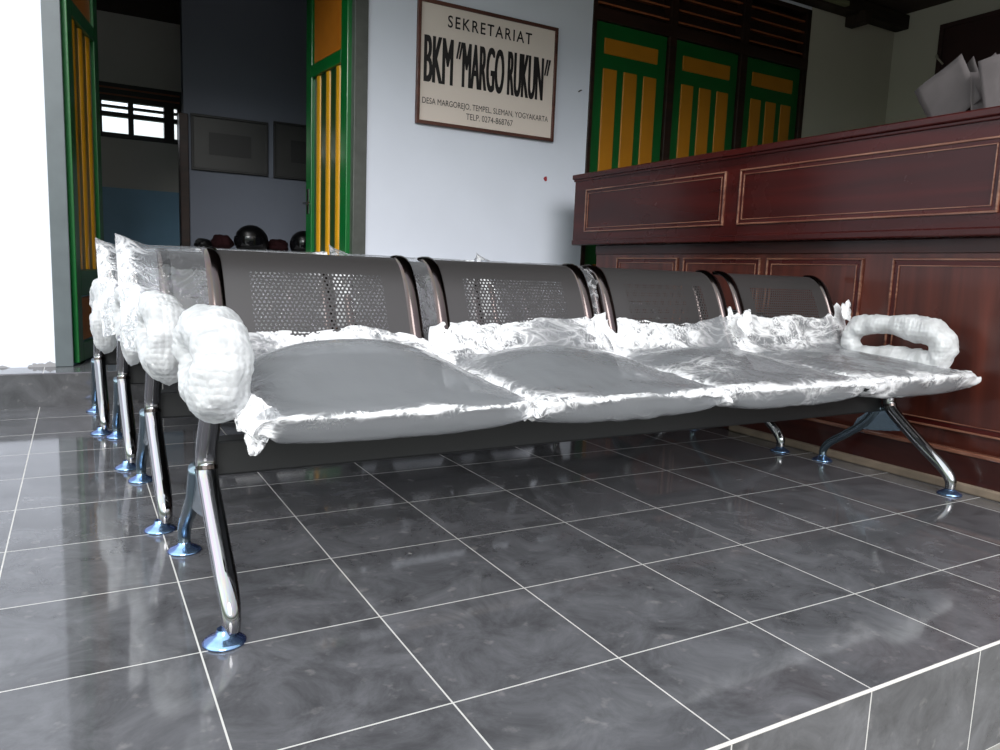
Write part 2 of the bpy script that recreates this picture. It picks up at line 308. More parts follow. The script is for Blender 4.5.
def tube(bm, pts, rad, seg=12, closed=False, sx=1, sy=1, ref=Vector((1, 0, 0)), caps=True):
    P = [Vector(p) for p in pts]; n = len(P)
    R = rad if callable(rad) else (lambda t: rad)
    rings = []
    for i in range(n):
        if closed: T = P[(i+1) % n]-P[i-1]
        else: T = P[min(i+1, n-1)]-P[max(i-1, 0)]
        T.normalize()
        U = ref-T*ref.dot(T)
        if U.length < 1e-4: U = Vector((0, 0, 1))-T*T.z
        U.normalize(); V = T.cross(U)
        r = R(i/max(n-1, 1))
        rings.append([bm.verts.new(P[i]+U*(math.cos(2*math.pi*k/seg)*r*sx)+V*(math.sin(2*math.pi*k/seg)*r*sy)) for k in range(seg)])
    for i in range(n if closed else n-1):
        a, b = rings[i], rings[(i+1) % n]
        for k in range(seg): bm.faces.new((a[k], a[(k+1) % seg], b[(k+1) % seg], b[k]))
    if caps and not closed:
        bm.faces.new(rings[0][::-1]); bm.faces.new(rings[-1])
    return rings
def lathe(bm, prof, cx, cy, cz=0, seg=28):
    rings = [[bm.verts.new((cx+r*math.cos(2*math.pi*k/seg), cy+r*math.sin(2*math.pi*k/seg), cz+z)) for k in range(seg)] for r, z in prof]
    for a, b in zip(rings, rings[1:]):
        for k in range(seg): bm.faces.new((a[k], a[(k+1) % seg], b[(k+1) % seg], b[k]))
    bm.faces.new(rings[0][::-1]); bm.faces.new(rings[-1])
def obj(name, bm, mat, parent=None, smooth=False, uvs=False):
    bmesh.ops.recalc_face_normals(bm, faces=bm.faces[:])
    me = bpy.data.meshes.new(name); bm.to_mesh(me); bm.free()
    for mm in (mat if isinstance(mat, (list, tuple)) else [mat]): me.materials.append(mm)
    if smooth:
        for p in me.polygons: p.use_smooth = True
    o = bpy.data.objects.new(name, me); C.objects.link(o)
    if parent: o.parent = parent
    return o
def edge_smooth(o, ang=40):
    for p in o.data.polygons: p.use_smooth = True
    o.data.set_sharp_from_angle(angle=math.radians(ang))
    return o
def tag(o, label, cat, group=None):
    o['label'] = label; o['category'] = cat
    if group: o['group'] = group
    return o
def thing(name, label, cat, loc=(0, 0, 0), rotz=0, group=None):
    o = bpy.data.objects.new(name, None); C.objects.link(o); o.location = loc; o.rotation_euler = (0, 0, rotz)
    o.empty_display_size = .1
    return tag(o, label, cat, group)
def structure(o, label=None):
    o['kind'] = 'structure'
    if label: o['label'] = label
    return o
def struct(name, bm, mat, label=None): return structure(obj(name, bm, mat), label)
def copy_tree(o, parent=None):
    c = o.copy(); C.objects.link(c)
    if parent: c.parent = parent
    for ch in list(o.children): copy_tree(ch, c)
    return c

# ------------------------------------------------------------------ the setting
bm = bm_new(); box(bm, -6, 6.6, EDGE, STEP+.02, -.5, 0)
o = struct('floor', bm, [M['floor'], M['riser']], 'grey slate tiled porch floor with white grout lines')
for p in o.data.polygons:
    if abs(p.normal.y) > .9: p.material_index = 1
bm = bm_new(); tube(bm, [(-6, EDGE+.001, -.002), (6.6, EDGE+.001, -.002)], .0034, 8)
struct('trim_1', bm, simple('edge_grout', rgb(196, 192, 188), .8, var=.25, vscale=30), 'pale grout along the front edge of the tiled porch')
bm = bm_new(); box(bm, -20, 20, -20, EDGE+.2, -.6, -.26)
struct('floor_lower', bm, M['concrete'], 'lower yard paving in front of the porch')
bm = bm_new(); box(bm, -6, 6.6, STEP, 7.2, -.1, ZS, .006)
o = struct('floor_upper', bm, [M['step'], M['step_riser']], 'raised dark tiled step in front of the doorway')
for p in o.data.polygons:
    if p.normal.y < -.9: p.material_index = 1

# back wall with the doorway and the triple shuttered opening left out
DX0, DX1 = -.30, 1.41       # doorway incl. frame
SX0, SX1 = 3.07, 5.32       # shutters incl. frame
DTOP, STOP = 2.72, 3.06
bm = bm_new()
for x0, x1, z0, z1 in ((-6, DX0, ZS, 3.3), (DX0, DX1, DTOP, 3.3), (DX1, SX0, ZS, 3.3), (SX0, SX1, STOP, 3.3)):
    box(bm, x0, x1, YW, YW+.15, z0, z1)
struct('wall_back', bm, M['wall'], 'white plastered wall carrying the sign and doorway')
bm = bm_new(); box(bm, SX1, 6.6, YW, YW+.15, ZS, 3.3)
struct('wall_office', bm, M['wall_shade'], 'end of the back wall right of the shutters, shade put into its colour')
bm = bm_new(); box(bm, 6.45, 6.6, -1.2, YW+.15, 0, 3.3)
struct('wall_right', bm, M['wall_shade'], 'white side wall behind the counter, shade put into its colour')
bm = bm_new(); prism(bm, [(-.25, -.35), (1.2, -.6), (6.6, -2.2), (6.6, YW+.2), (-.25, YW+.2)], 'Z', 3.22, 3.30)  # unseen front edge slanted to cut the light towards the right
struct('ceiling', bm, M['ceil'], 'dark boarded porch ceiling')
bm = bm_new(); box(bm, 3.3, 6.6, -.85, -.7, -.1, 3.22)  # added out-of-view wall that keeps light off the area behind the counter
struct('wall_light_blocker', bm, M['wall_shade'], 'unseen wall added to block light behind the counter')
# roof timbers
bm = bm_new(); box(bm, 1.0, 6.45, YW-.14, YW-.01, 3.08, 3.2, .008); box(bm, 5.74, 5.84, YW-.2, YW-.01, 3.0, 3.1, .008)
struct('trim_2', bm, M['beam'], 'dark timber wall plate under the porch roof')
bm = bm_new(); box(bm, 4.6, 5.55, YW-.19, YW-.145, 3.09, 3.13, .004)
struct('trim_4', bm, M['palebeam'], 'pale batten nailed to the dark roof timber')

# doorway frame
bm = bm_new()
box(bm, DX0, DX0+.085, YW-.012, YW+.13, ZS, DTOP, .004); box(bm, DX0, DX1, YW-.012, YW+.13, DTOP-.09, DTOP, .004)
struct('trim_5', bm, M['grey'], 'grey painted frame round the open doorway')

bm = bm_new(); box(bm, DX1-.085, DX1, YW-.012, YW+.13, ZS, DTOP-.091, .004)
struct('trim_9', bm, M['dgrey'], 'dark weathered post at the right of the open doorway')

def door_leaf(name, label, hx, hy, ang, hand, W=.70, H=2.46, handle=False):
    """two-tone leaf; local x runs from the hinge along the leaf, y through it"""
    root = bpy.data.objects.new(name, None); C.objects.link(root); root.location = (hx, hy, ZS+.012); root.rotation_euler = (0, 0, ang)
    structure(root, label)
    t = .026; bm = bm_new()
    st = .1
    box(bm, 0, st, -t, t, 0, H, .005); box(bm, W-st, W, -t, t, 0, H, .005)
    for z0, z1 in ((0, .1), (.36, .50), (1.83, 1.91), (H-.11, H)): box(bm, st-.002, W-st+.002, -t, t, z0, z1, .004)
    obj('leaf_frame', bm, M['green'], root)
    bm = bm_new(); box(bm, st-.004, W-st+.004, -.003, .003, .48, 1.85); obj('back_panel', bm, M['greend'], root)
    n = 3; gw = W-2*st
    for i in range(n):
        cx = st+gw*(i+.5)/n; bm = bm_new()
        prof = [(cx+math.cos(a)*.034, math.sin(a)*.017) for a in [2*math.pi*k/16 for k in range(16)]]
        prism(bm, prof, 'Z', .505, 1.826); b = obj('panel_bar', bm, M['yellow'], root); edge_smooth(b, 50)
    bm = bm_new(); box(bm, st+.012, W-st-.012, -.012, .012, 1.92, H-.12, .004); obj('upper_panel', bm, M['orange'], root)
    bm = bm_new(); box(bm, st+.012, W-st-.012, -.012, .012, .11, .35, .004); obj('lower_panel', bm, M['orange'], root)
    if handle:
        bm = bm_new()
        for s in (-1, 1):
            box(bm, W-.065, W-.03, s*.027-.003, s*.027+.003, .93, 1.1, .001)
            tube(bm, [(W-.047, s*.02, 1.0), (W-.047, s*.06, 1.0), (W-.155, s*.062, 1.0)], .007, 8)
        obj('handle', bm, M['chrome'], root)
    return root
door_leaf('door_1', 'green door leaf with yellow bars folded back at left of the doorway', -.212, YW+.045, math.radians(77), 1)
door_leaf('door_2', 'green door leaf with yellow bars folded back at right of the doorway', 1.322, YW+.045, math.radians(95.4), -1, handle=True)

# triple shuttered opening
bm = bm_new()
for x0, x1 in ((SX0, SX0+.035), (3.785, 3.855), (4.535, 4.61), (SX1-.05, SX1)): box(bm, x0, x1, YW-.01, YW+.12, ZS, STOP, .004)
box(bm, SX0, SX1, YW-.012, YW+.12, 2.575, 2.66, .004); box(bm, SX0, SX1, YW-.01, YW+.12, STOP-.04, STOP, .004)
struct('trim_6', bm, M['brown'], 'dark timber frame round the three shutter leaves')
bm = bm_new(); box(bm, SX0, SX1, YW+.13, YW+.149, ZS, STOP); struct('wall_shutter', bm, M['brown'])
bays = ((SX0+.035, 3.785), (3.855, 4.535), (4.61, SX1-.05))
for i, (x0, x1) in enumerate(bays):
    root = bpy.data.objects.new(f'window_{i+1}', None); C.objects.link(root); root.location = (x0+.005, YW+.03, ZS+.01)
    structure(root, ['green shutter with yellow panels nearest the sign', 'green shutter with yellow panels between two others', 'green shutter with yellow panels nearest the dark corner'][i])
    W = x1-x0-.01; z = lambda q: q-ZS-.01; bm = bm_new()
    box(bm, 0, W, -.012, .025, 0, z(2.575), .004); obj('leaf', bm, M['green2'], root)
    bx0, bx1 = .085, W-.085
    bm = bm_new(); box(bm, bx0, bx1, -.02, 0, z(2.36), z(2.47), .005); obj('upper_panel', bm, M['yellow2'], root)
    bw = (bx1-bx0)
    for k in range(3):
        a = bx0+bw*(k*.375); bm = bm_new(); box(bm, a, a+bw*.25, -.02, 0, z(1.0), z(2.26), .006); obj('panel_bar', bm, M['yellow2'], root)
    bm = bm_new(); box(bm, bx0, bx1, -.02, 0, z(.4), z(.85), .005); obj('lower_panel', bm, M['yellow2'], root)
for i, (x0, x1) in enumerate(bays):
    root = bpy.data.objects.new(f'window_{i+4}', None); C.objects.link(root); root.location = (x0, YW+.05, 2.66)
    structure(root, ['louvred vent above the shutter nearest the sign', 'louvred vent above the middle shutter', 'louvred vent above the shutter nearest the corner'][i])
    W = x1-x0; bm = bm_new(); box(bm, .001, W-.001, .03, .05, .001, .358); obj('back_board', bm, M['brown'], root)
    for k in range(4):
        zz = .035+.088*k; bm = bm_new()
        prism(bm, [(-.036, zz), (-.036, zz+.012), (.028, zz+.022), (.028, zz+.014)], 'X', .002, W-.002); obj('louvre_slat', bm, M['slat'], root)

# room seen through the doorway
YI, YJ = 5.2, 6.7
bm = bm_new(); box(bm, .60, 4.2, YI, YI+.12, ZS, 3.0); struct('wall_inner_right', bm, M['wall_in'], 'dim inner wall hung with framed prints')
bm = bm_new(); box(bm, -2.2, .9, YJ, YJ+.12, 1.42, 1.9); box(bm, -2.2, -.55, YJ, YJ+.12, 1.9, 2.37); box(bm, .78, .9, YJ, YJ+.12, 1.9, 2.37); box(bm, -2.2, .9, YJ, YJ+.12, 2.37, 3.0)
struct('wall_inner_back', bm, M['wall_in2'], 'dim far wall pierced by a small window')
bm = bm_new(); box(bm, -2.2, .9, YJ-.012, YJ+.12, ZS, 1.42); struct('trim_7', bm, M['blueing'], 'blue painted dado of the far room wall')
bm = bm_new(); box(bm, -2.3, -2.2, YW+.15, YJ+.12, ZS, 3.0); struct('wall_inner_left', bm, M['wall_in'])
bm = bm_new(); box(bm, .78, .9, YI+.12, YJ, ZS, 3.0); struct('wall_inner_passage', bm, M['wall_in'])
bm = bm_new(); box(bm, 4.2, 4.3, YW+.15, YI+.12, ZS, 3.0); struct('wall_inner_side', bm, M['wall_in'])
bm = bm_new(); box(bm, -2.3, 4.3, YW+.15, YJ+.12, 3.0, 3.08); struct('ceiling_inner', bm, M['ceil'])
bm = bm_new(); box(bm, .565, .63, YI-.03, YI+.1, ZS, 1.92, .004); struct('trim_8', bm, M['brown'], 'brown timber post at the inner wall corner')
# far window
root = bpy.data.objects.new('window_7', None); C.objects.link(root); root.location = (0, YJ, 0); structure(root, 'small barred window glowing in the far wall')
bm = bm_new()
for x0, x1 in ((-.55, -.51), (-.23, -.19), (.04-.02, .07), (.29, .335), (.60, .69), (.72, .78)): box(bm, x0, x1, -.02, .06, 1.9, 2.37, .003)
for z0, z1 in ((1.88, 1.925), (2.075, 2.115), (2.155, 2.175), (2.215, 2.375)): box(bm, -.55, .78, -.018, .05, z0, z1, .003)
obj('window_frame', bm, M['dframe'], root)
bm = bm_new()
for zz in (2.26, 2.32): box(bm, -.5, .74, -.03, -.017, zz, zz+.015)
obj('transom_slats', bm, M['slat'], root)
m, nt, out = new_mat('window_glass'); g = N(nt, 'ShaderNodeBsdfTransparent'); gl = N(nt, 'ShaderNodeBsdfGlossy'); mx = N(nt, 'ShaderNodeMixShader'); mx.inputs[0].default_value = .08
L(nt, g.outputs[0], mx.inputs[1]); L(nt, gl.outputs[0], mx.inputs[2]); L(nt, mx.outputs[0], out.inputs[0]); M['glass'] = m
bm = bm_new(); box(bm, -.55, .78, .018, .022, 1.9, 2.22); obj('pane', bm, M['glass'], root)

# framed prints
def framed(label, x0, x1, z0, z1):
    t = thing('framed_print', label, 'picture frame', ((x0+x1)/2, YI, z0), 0, 'dark framed prints inside the room'); w = (x1-x0)/2; h = z1-z0
    bm = bm_new()
    for a in ((-w, w, 0, .02), (-w, w, h-.02, h), (-w, -w+.02, .02, h-.02), (w-.02, w, .02, h-.02)): box(bm, a[0], a[1], -.025, 0, a[2], a[3], .003)
    obj('frame', bm, M['dframe'], t)
    bm = bm_new(); box(bm, -w+.019, w-.019, -.012, -.002, .019, h-.019); obj('print', bm, M['framed'], t)
    bm = bm_new(); box(bm, -w*.55, w*.55, -.015, -.011, h*.3, h*.7); obj('mat_panel', bm, M['dframe'], t)
framed('wide dim framed print on the inner wall beside the brown post', .65, 1.255, 1.49, 1.93)
framed('dim framed print on the inner wall, partly behind the right door leaf', 1.30, 1.95, 1.485, 1.95)

# low table with a white cloth and dark things on it
TX0, TX1, TY0, TY1, TZ = .55, 1.95, 4.2, 4.75, .845
t = thing('low_table', 'low table behind the benches inside the dim room', 'table', ((TX0+TX1)/2, (TY0+TY1)/2, ZS))
w, d, h = (TX1-TX0)/2, (TY1-TY0)/2, TZ-ZS
bm = bm_new(); box(bm, -w, w, -d, d, h-.035, h-.004, .004); obj('tabletop', bm, M['brown'], t)
for sx in (-1, 1):
    for sy in (-1, 1):
        bm = bm_new(); box(bm, sx*(w-.06)-.025, sx*(w-.06)+.025, sy*(d-.06)-.025, sy*(d-.06)+.025, 0, h-.036, .003); obj('leg', bm, M['brown'], t)
bm = bm_new()
box(bm, TX0-.006, TX1+.006, TY0-.006, TY1+.006, TZ-.003, TZ+.003, .001); box(bm, TX0-.007, TX1+.007, TY0-.008, TY0-.005, TZ-.13, TZ)
tag(obj('tablecloth', bm, M['cloth']), 'white cloth showing as a thin strip beneath the dark bags indoors', 'tablecloth')
def lump(name, label, cat, x, y, rx, ry, rz, mat, seed, group=None):
    bm = bm_new(); bmesh.ops.create_icosphere(bm, subdivisions=4, radius=1)
    for v in bm.verts:
        n = noise.fractal(v.co*1.6+Vector((seed, 0, 0)), 1, 2, 3)*.16
        c = v.co*(1+n); c.z = max(c.z, -.72)
        v.co = Vector((c.x*rx, c.y*ry, (c.z+.72)*rz))
    o = obj(name, bm, mat, smooth=True); o.location = (x, y, TZ+.004); return tag(o, label, cat, group)
lump('bag', 'dark red soft bag lying left of the glossy helmet indoors', 'bag', .755, 4.42, .075, .14, .066, M['redbag'], 2)
lump('bag', 'small black bag at the left end of the cloth-covered table', 'bag', .625, 4.42, .06, .1, .045, M['helm'], 9)
lump('bag', 'dark red bag lying right of the glossy helmet indoors', 'bag', 1.175, 4.5, .08, .13, .06, M['redbag'], 5)
def helmet(label, x, y, s, ry):
    t = thing('helmet', label, 'helmet', (x, y, TZ+.004), ry)
    bm = bm_new(); bmesh.ops.create_uvsphere(bm, u_segments=28, v_segments=18, radius=1)
    for v in list(bm.verts):
        c = v.co; c.z = max(c.z, -.62)
        f = 1
        if c.y < -.35 and -.35 < c.z < .35: f = .93
        v.co = Vector((c.x*.125*f, c.y*.15*f, (c.z+.62)*.125))*s
    edge_smooth(obj('shell', bm, M['helm'], t), 60)
    bm = bm_new(); n = 12; R1 = []
    for z in (.035, .075, .11):
        row = []
        for k in range(n+1):
            a = math.radians(-160+140*k/n); k2 = math.sqrt(max(.1, 1-((z/.125)-.62)**2))
            row.append(bm.verts.new(Vector((math.cos(a)*.129*k2, math.sin(a)*.152*k2, z))*s))
        R1.append(row)
    for a, b in zip(R1, R1[1:]):
        for k in range(n): bm.faces.new((a[k], a[k+1], b[k+1], b[k]))
    edge_smooth(obj('visor', bm, M['visor'], t), 60)
    return t
helmet('glossy black helmet on the white cloth, largest dark shape in the room', .965, 4.42, .95, math.radians(-35))
helmet('second black helmet on the white cloth close to the right door leaf', 1.36, 4.42, .86, math.radians(-20))

# ------------------------------------------------------------------ sign
def text_mesh(body, x0, x1, z0, z1, offset=0, shear=0, spacing=1, y=-.001):
    cu = bpy.data.curves.new('lettering', 'FONT'); cu.body = body; cu.size = 1; cu.offset = offset; cu.shear = shear; cu.space_character = spacing; cu.extrude = .0
    cu.resolution_u = 4
    tmp = bpy.data.objects.new('lettering', cu); C.objects.link(tmp)
    dg = bpy.context.evaluated_depsgraph_get(); me = bpy.data.meshes.new_from_object(tmp.evaluated_get(dg))
    bpy.data.objects.remove(tmp)
    xs = [v.co.x for v in me.vertices]; ys = [v.co.y for v in me.vertices]
    a, b, c, d = min(xs), max(xs), min(ys), max(ys)
    for v in me.vertices:
        v.co = Vector((x0+(v.co.x-a)/(b-a)*(x1-x0), y, z0+(v.co.y-c)/(d-c)*(z1-z0)))
    return me
SGX0, SGX1, SGZ0, SGZ1 = 1.728, 2.770, 1.685, 2.445
t = thing('wall_sign', 'cream signboard with black lettering on the white wall', 'sign', ((SGX0+SGX1)/2, YW, SGZ0))
w, h = (SGX1-SGX0)/2, SGZ1-SGZ0
bm = bm_new(); box(bm, -w+.01, w-.01, -.018, -.001, .01, h-.01); obj('board', bm, M['cream'], t)
bm = bm_new()
for a in ((-w, w, 0, .022), (-w, w, h-.022, h), (-w, -w+.022, .021, h-.021), (w-.022, w, .021, h-.021)): box(bm, a[0], a[1], -.03, -.001, a[2], a[3], .003)
obj('frame', bm, M['signfr'], t)
iw, i0 = 2*(w-.022), -(w-.022)
ih, j1 = h-.044, h-.022
def line(body, a, b, top, bot, **kw):
    me = text_mesh(body, i0+iw*a, i0+iw*b, j1-ih*bot, j1-ih*top, y=-.0195, **kw)
    me.materials.append(M['ink']); o = bpy.data.objects.new('lettering', me); C.objects.link(o); o.parent = t
line('SEKRETARIAT', .185, .815, .068, .172, offset=.012, spacing=1.25)
# tall bold line: words and slanted quote strokes
def quote(a):
    bm = bm_new()
    for k in (0, 1):
        x = i0+iw*(a+k*.019); zt = j1-ih*.275; zb = j1-ih*.425; s = .018
        vs = [bm.verts.new(p) for p in ((x-.006, -.0195, zb), (x+.006, -.0195, zb), (x+s+.009, -.0195, zt), (x+s-.007, -.0195, zt))]; bm.faces.new(vs)
    obj('quotation_mark', bm, M['ink'], t)
def bold(body, a, b):
    for k in (-2, -1, 0, 1, 2): BOLD.append(text_mesh(body, i0+iw*(a+k*.0028), i0+iw*(b+k*.0028), j1-ih*.665, j1-ih*.27, y=-.0195-.00005*k))
    bm = bm_new()
    for me in BOLD: bm.from_mesh(me)
    BOLD.clear(); obj('lettering', bm, M['ink'], t)
BOLD = []
bold('BKM', .03, .225); quote(.255); bold('MARGO', .30, .605); bold('RUKUN', .64, .915); quote(.93)
line('DESA MARGOREJO, TEMPEL, SLEMAN, YOGYAKARTA', .02, .972, .80, .868, offset=0)
line('TELP. 0274-868767', .335, .69, .885, .94, offset=0)
# small marks on the wall
bm = bm_new(); bmesh.ops.create_circle(bm, cap_ends=True, radius=.016, segments=14)
for v in bm.verts: v.co = Vector((v.co.x*(1+.5*noise.noise(v.co*90)), 0, v.co.y*(1+.4*noise.noise(v.co*70))))
o = obj('wall_stain', bm, M['stain']); o.location = (2.735, YW-.0015, 1.43); tag(o, 'small reddish mark on the white wall below the sign', 'stain')
bm = bm_new(); tube(bm, [(0, 0, 0), (0, -.03, .004)], .004, 8); lathe(bm, [(.001, 0), (.008, 0), (.008, .003), (.001, .003)], 0, -.03, .002)
o = obj('nail', bm, M['brown']); o.location = (2.98, YW, 2.06); tag(o, 'small dark nail in the white wall beside the shutters', 'nail')

# ------------------------------------------------------------------ counter
t = thing('reception_counter', 'long mahogany counter with overhanging panelled front behind the benches', 'counter', (2.70, 0, 0))
UY1, UY0 = 2.72, -.6; UZ0, UZ1 = .972, 1.402
bm = bm_new(); box(bm, 0, .05, UY0, UY1, UZ0, UZ1-.02, .003); box(bm, .05, .5, UY1-.04, UY1, UZ0, UZ1-.02, .003); obj('upper_front', bm, M['mahog'], t)
bm = bm_new(); box(bm, -.016, .54, UY0, UY1+.016, UZ1-.02, UZ1+.012, .006); box(bm, -.008, .04, UY0, UY1+.006, UZ1-.034, UZ1-.019, .004); obj('counter_top', bm, M['mahog'], t)
bm = bm_new(); box(bm, -.006, .06, UY0, UY1+.004, UZ0-.012, UZ0+.02, .006); obj('lower_rail', bm, M['mahog'], t)
def panel(y0, y1, z0, z1, x, mat, mw=.026, out=.012):
    bm = bm_new(); box(bm, x-.004, x+.002, y0+mw, y1-mw, z0+mw, z1-mw); p = obj('panel', bm, mat, t)
    bm = bm_new()
    def ring(bm, d, wd, o, bev):
        a0, a1, b0, b1 = y0+d, y1-d, z0+d, z1-d
        for a in ((a0, a1, b0, b0+wd), (a0, a1, b1-wd, b1), (a0, a0+wd, b0+wd-.001, b1-wd+.001), (a1-wd, a1, b0+wd-.001, b1-wd+.001)):
            box(bm, x-o, x+.002, a[0], a[1], a[2], a[3], bev)
    ring(bm, 0, .009, out, .003); obj('moulding', bm, M['mould'], p)
    bm = bm_new(); ring(bm, .008, mw-.009, out*.45, .0015); obj('inset_frame', bm, M['mahog'], p)
    bm = bm_new(); ring(bm, mw-.002, .005, out*.8, .0015); obj('inner_bead', bm, M['mould'], p)
for y0, y1 in ((1.375, 2.585), (.05, 1.28), (-.55, -.04)): panel(y0, y1, 1.04, 1.31, 0, M['mahogp'])
bm = bm_new(); box(bm, .085, .5, UY0, 2.56, .001, UZ0-.005, .003); obj('body', bm, M['mahogl'], t)
for y0, y1 in ((1.785, 2.335), (1.185, 1.735), (.62, 1.145), (-.15, .485), (-.58, -.2)): panel(y0, y1, .215, .882, .085, M['mahogl'], .03, .012)
bm = bm_new(); box(bm, .036, .1, UY0, 2.56, .0, .15, .004); obj('plinth', bm, M['plinth'], t)
bm = bm_new(); box(bm, .026, .06, UY0, 2.56, .14, .156, .004); obj('plinth_moulding', bm, M['mould'], t)
bm = bm_new(); box(bm, .018, .05, UY0, 1.25, 0, .034, .006); obj('kick_strip', bm, M['skirt'], t)
bm = bm_new(); box(bm, .076, .1, UY0, 2.56, .902, .960, .003); obj('shade_band', bm, M['plinth'], t)  # dark strip added as the shadow under the counter overhang
# papers standing behind the counter front
pl = [(3.10, .475, -8, 31, .20, .21, 'pale paper sheet tilted on its corner, leftmost in the fan'),
      (3.13, .425, -18, 27, .15, .23, 'narrow paper sheet second from the left in the fan'),
      (3.11, .39, 50, 6, .05, .20, 'edge-on paper sheet in the middle of the fan'),
      (3.15, .345, -10, 22, .14, .23, 'greyish paper sheet right of the edge-on one'),
      (3.09, .29, 28, 12, .09, .23, 'white folded sheet leaning before the rightmost paper'),
      (3.14, .21, -8, 24, .18, .23, 'paper sheet at the right end of the fan, cut by the picture edge')]
tt = thing('letter_rack', 'low dark rack holding the fan of papers behind the counter edge', 'rack', (3.12, .4, UZ1+.012))
bm = bm_new(); box(bm, -.06, .07, -.36, .20, 0, .012, .003); obj('rack_base', bm, M['brown'], tt)
bm = bm_new(); box(bm, -.06, -.05, -.36, .20, .012, .05, .002); obj('rack_lip', bm, M['brown'], tt)
for k, (x, y, rz, tilt, w, h, lab) in enumerate(pl):
    bm = bm_new(); nn = 8; G = []
    for i in range(nn+1):
        row = []
        for j in range(nn+1):
            u = (i/nn-.5)*w*1.15; v = (j/nn)*h*1.15
            row.append(bm.verts.new((.012*math.sin(3*u/w+k)*(j/nn)+.004*noise.noise(Vector((u*30, v*30, k))), -u, v)))
        G.append(row)
    for i in range(nn):
        for j in range(nn): bm.faces.new((G[i][j], G[i+1][j], G[i+1][j+1], G[i][j+1]))
    a = math.radians(-tilt)
    bmesh.ops.rotate(bm, verts=bm.verts[:], cent=(0, 0, 0), matrix=Matrix.Rotation(a, 3, 'X'))
    zmin = min(v.co.z for v in bm.verts)
    for v in bm.verts: v.co.z -= zmin
    o = obj('paper_sheet', bm, M['paper'], smooth=True); o.modifiers.new('thick', 'SOLIDIFY').thickness = .0012
    o.location = (x, y, UZ1+.026); o.rotation_euler = (0, 0, math.radians(rz)); tag(o, lab, 'paper', 'papers fanned behind the counter')
# dark board on the side wall
t = thing('notice_board', 'dark brown board on the side wall above the papers', 'board', (6.45, 1.95, 2.55))
bm = bm_new(); box(bm, -.03, -.001, -1.2, .72, 0, .46, .004); obj('board', bm, M['boardr'], t)
bm = bm_new()
for a in ((-1.22, .74, -.02, .02), (-1.22, .74, .44, .48), (-1.22, -1.18, .02, .44), (.70, .74, .02, .44)): box(bm, -.045, -.001, a[0], a[1], a[2], a[3], .004)
obj('frame', bm, M['boardr'], t)
bm = bm_new(); tube(bm, spline([(0, 0, .02), (-.03, -.02, .03), (-.05, -.05, -.01), (-.04, -.09, -.06)], 5), .008, 6)
o = obj('loose_string', bm, M['string']); o.location = (6.405, 2.69, 2.74); tag(o, 'short pale string hanging at the corner of the dark wall board', 'string')

# ------------------------------------------------------------------ benches
LEGX = 2.60
SX = [.11+.651*i for i in range(4)]; SW = .53
SEATP = [(.004, .416), (.004, .432), (.022, .447), (.08, .451), (.2, .442), (.33, .432), (.42, .43), (.475, .445)]
BACKP = [(.499, .47), (.527, .52), (.553, .58), (.585, .66), (.617, .725), (.65, .768), (.69, .79), (.725, .792)]
def sheet(name, prof, x0, w, parent, v0):
    P = spline([(p[0], p[1], 0) for p in prof], 6); bm = bm_new(); uvl = bm.loops.layers.uv.new('UVMap')
    n = len(P); nx = 8; G = []; arc = [0]
    for a, b in zip(P, P[1:]): arc.append(arc[-1]+(b-a).length)
    for i in range(n): G.append([bm.verts.new((x0+w*k/nx, P[i].x, P[i].y)) for k in range(nx+1)])
    for i in range(n-1):
        for k in range(nx):
            f = bm.faces.new((G[i][k], G[i][k+1], G[i+1][k+1], G[i+1][k]))
            for lp, (ii, kk) in zip(f.loops, ((i, k), (i, k+1), (i+1, k+1), (i+1, k))): lp[uvl].uv = (w*kk/nx, v0+arc[ii])
    o = obj(name, bm, M['perf'], parent, smooth=True); return o
def foot_disc(parent, x, y):
    bm = bm_new(); lathe(bm, [(.014, .03), (.017, .02), (.026, .014), (.037, .0085), (.0425, .004), (.042, .001), (.038, 0), (.001, 0)][::-1], x, y, 0, 40)
    edge_smooth(obj('foot', bm, M['blue'], parent), 70)
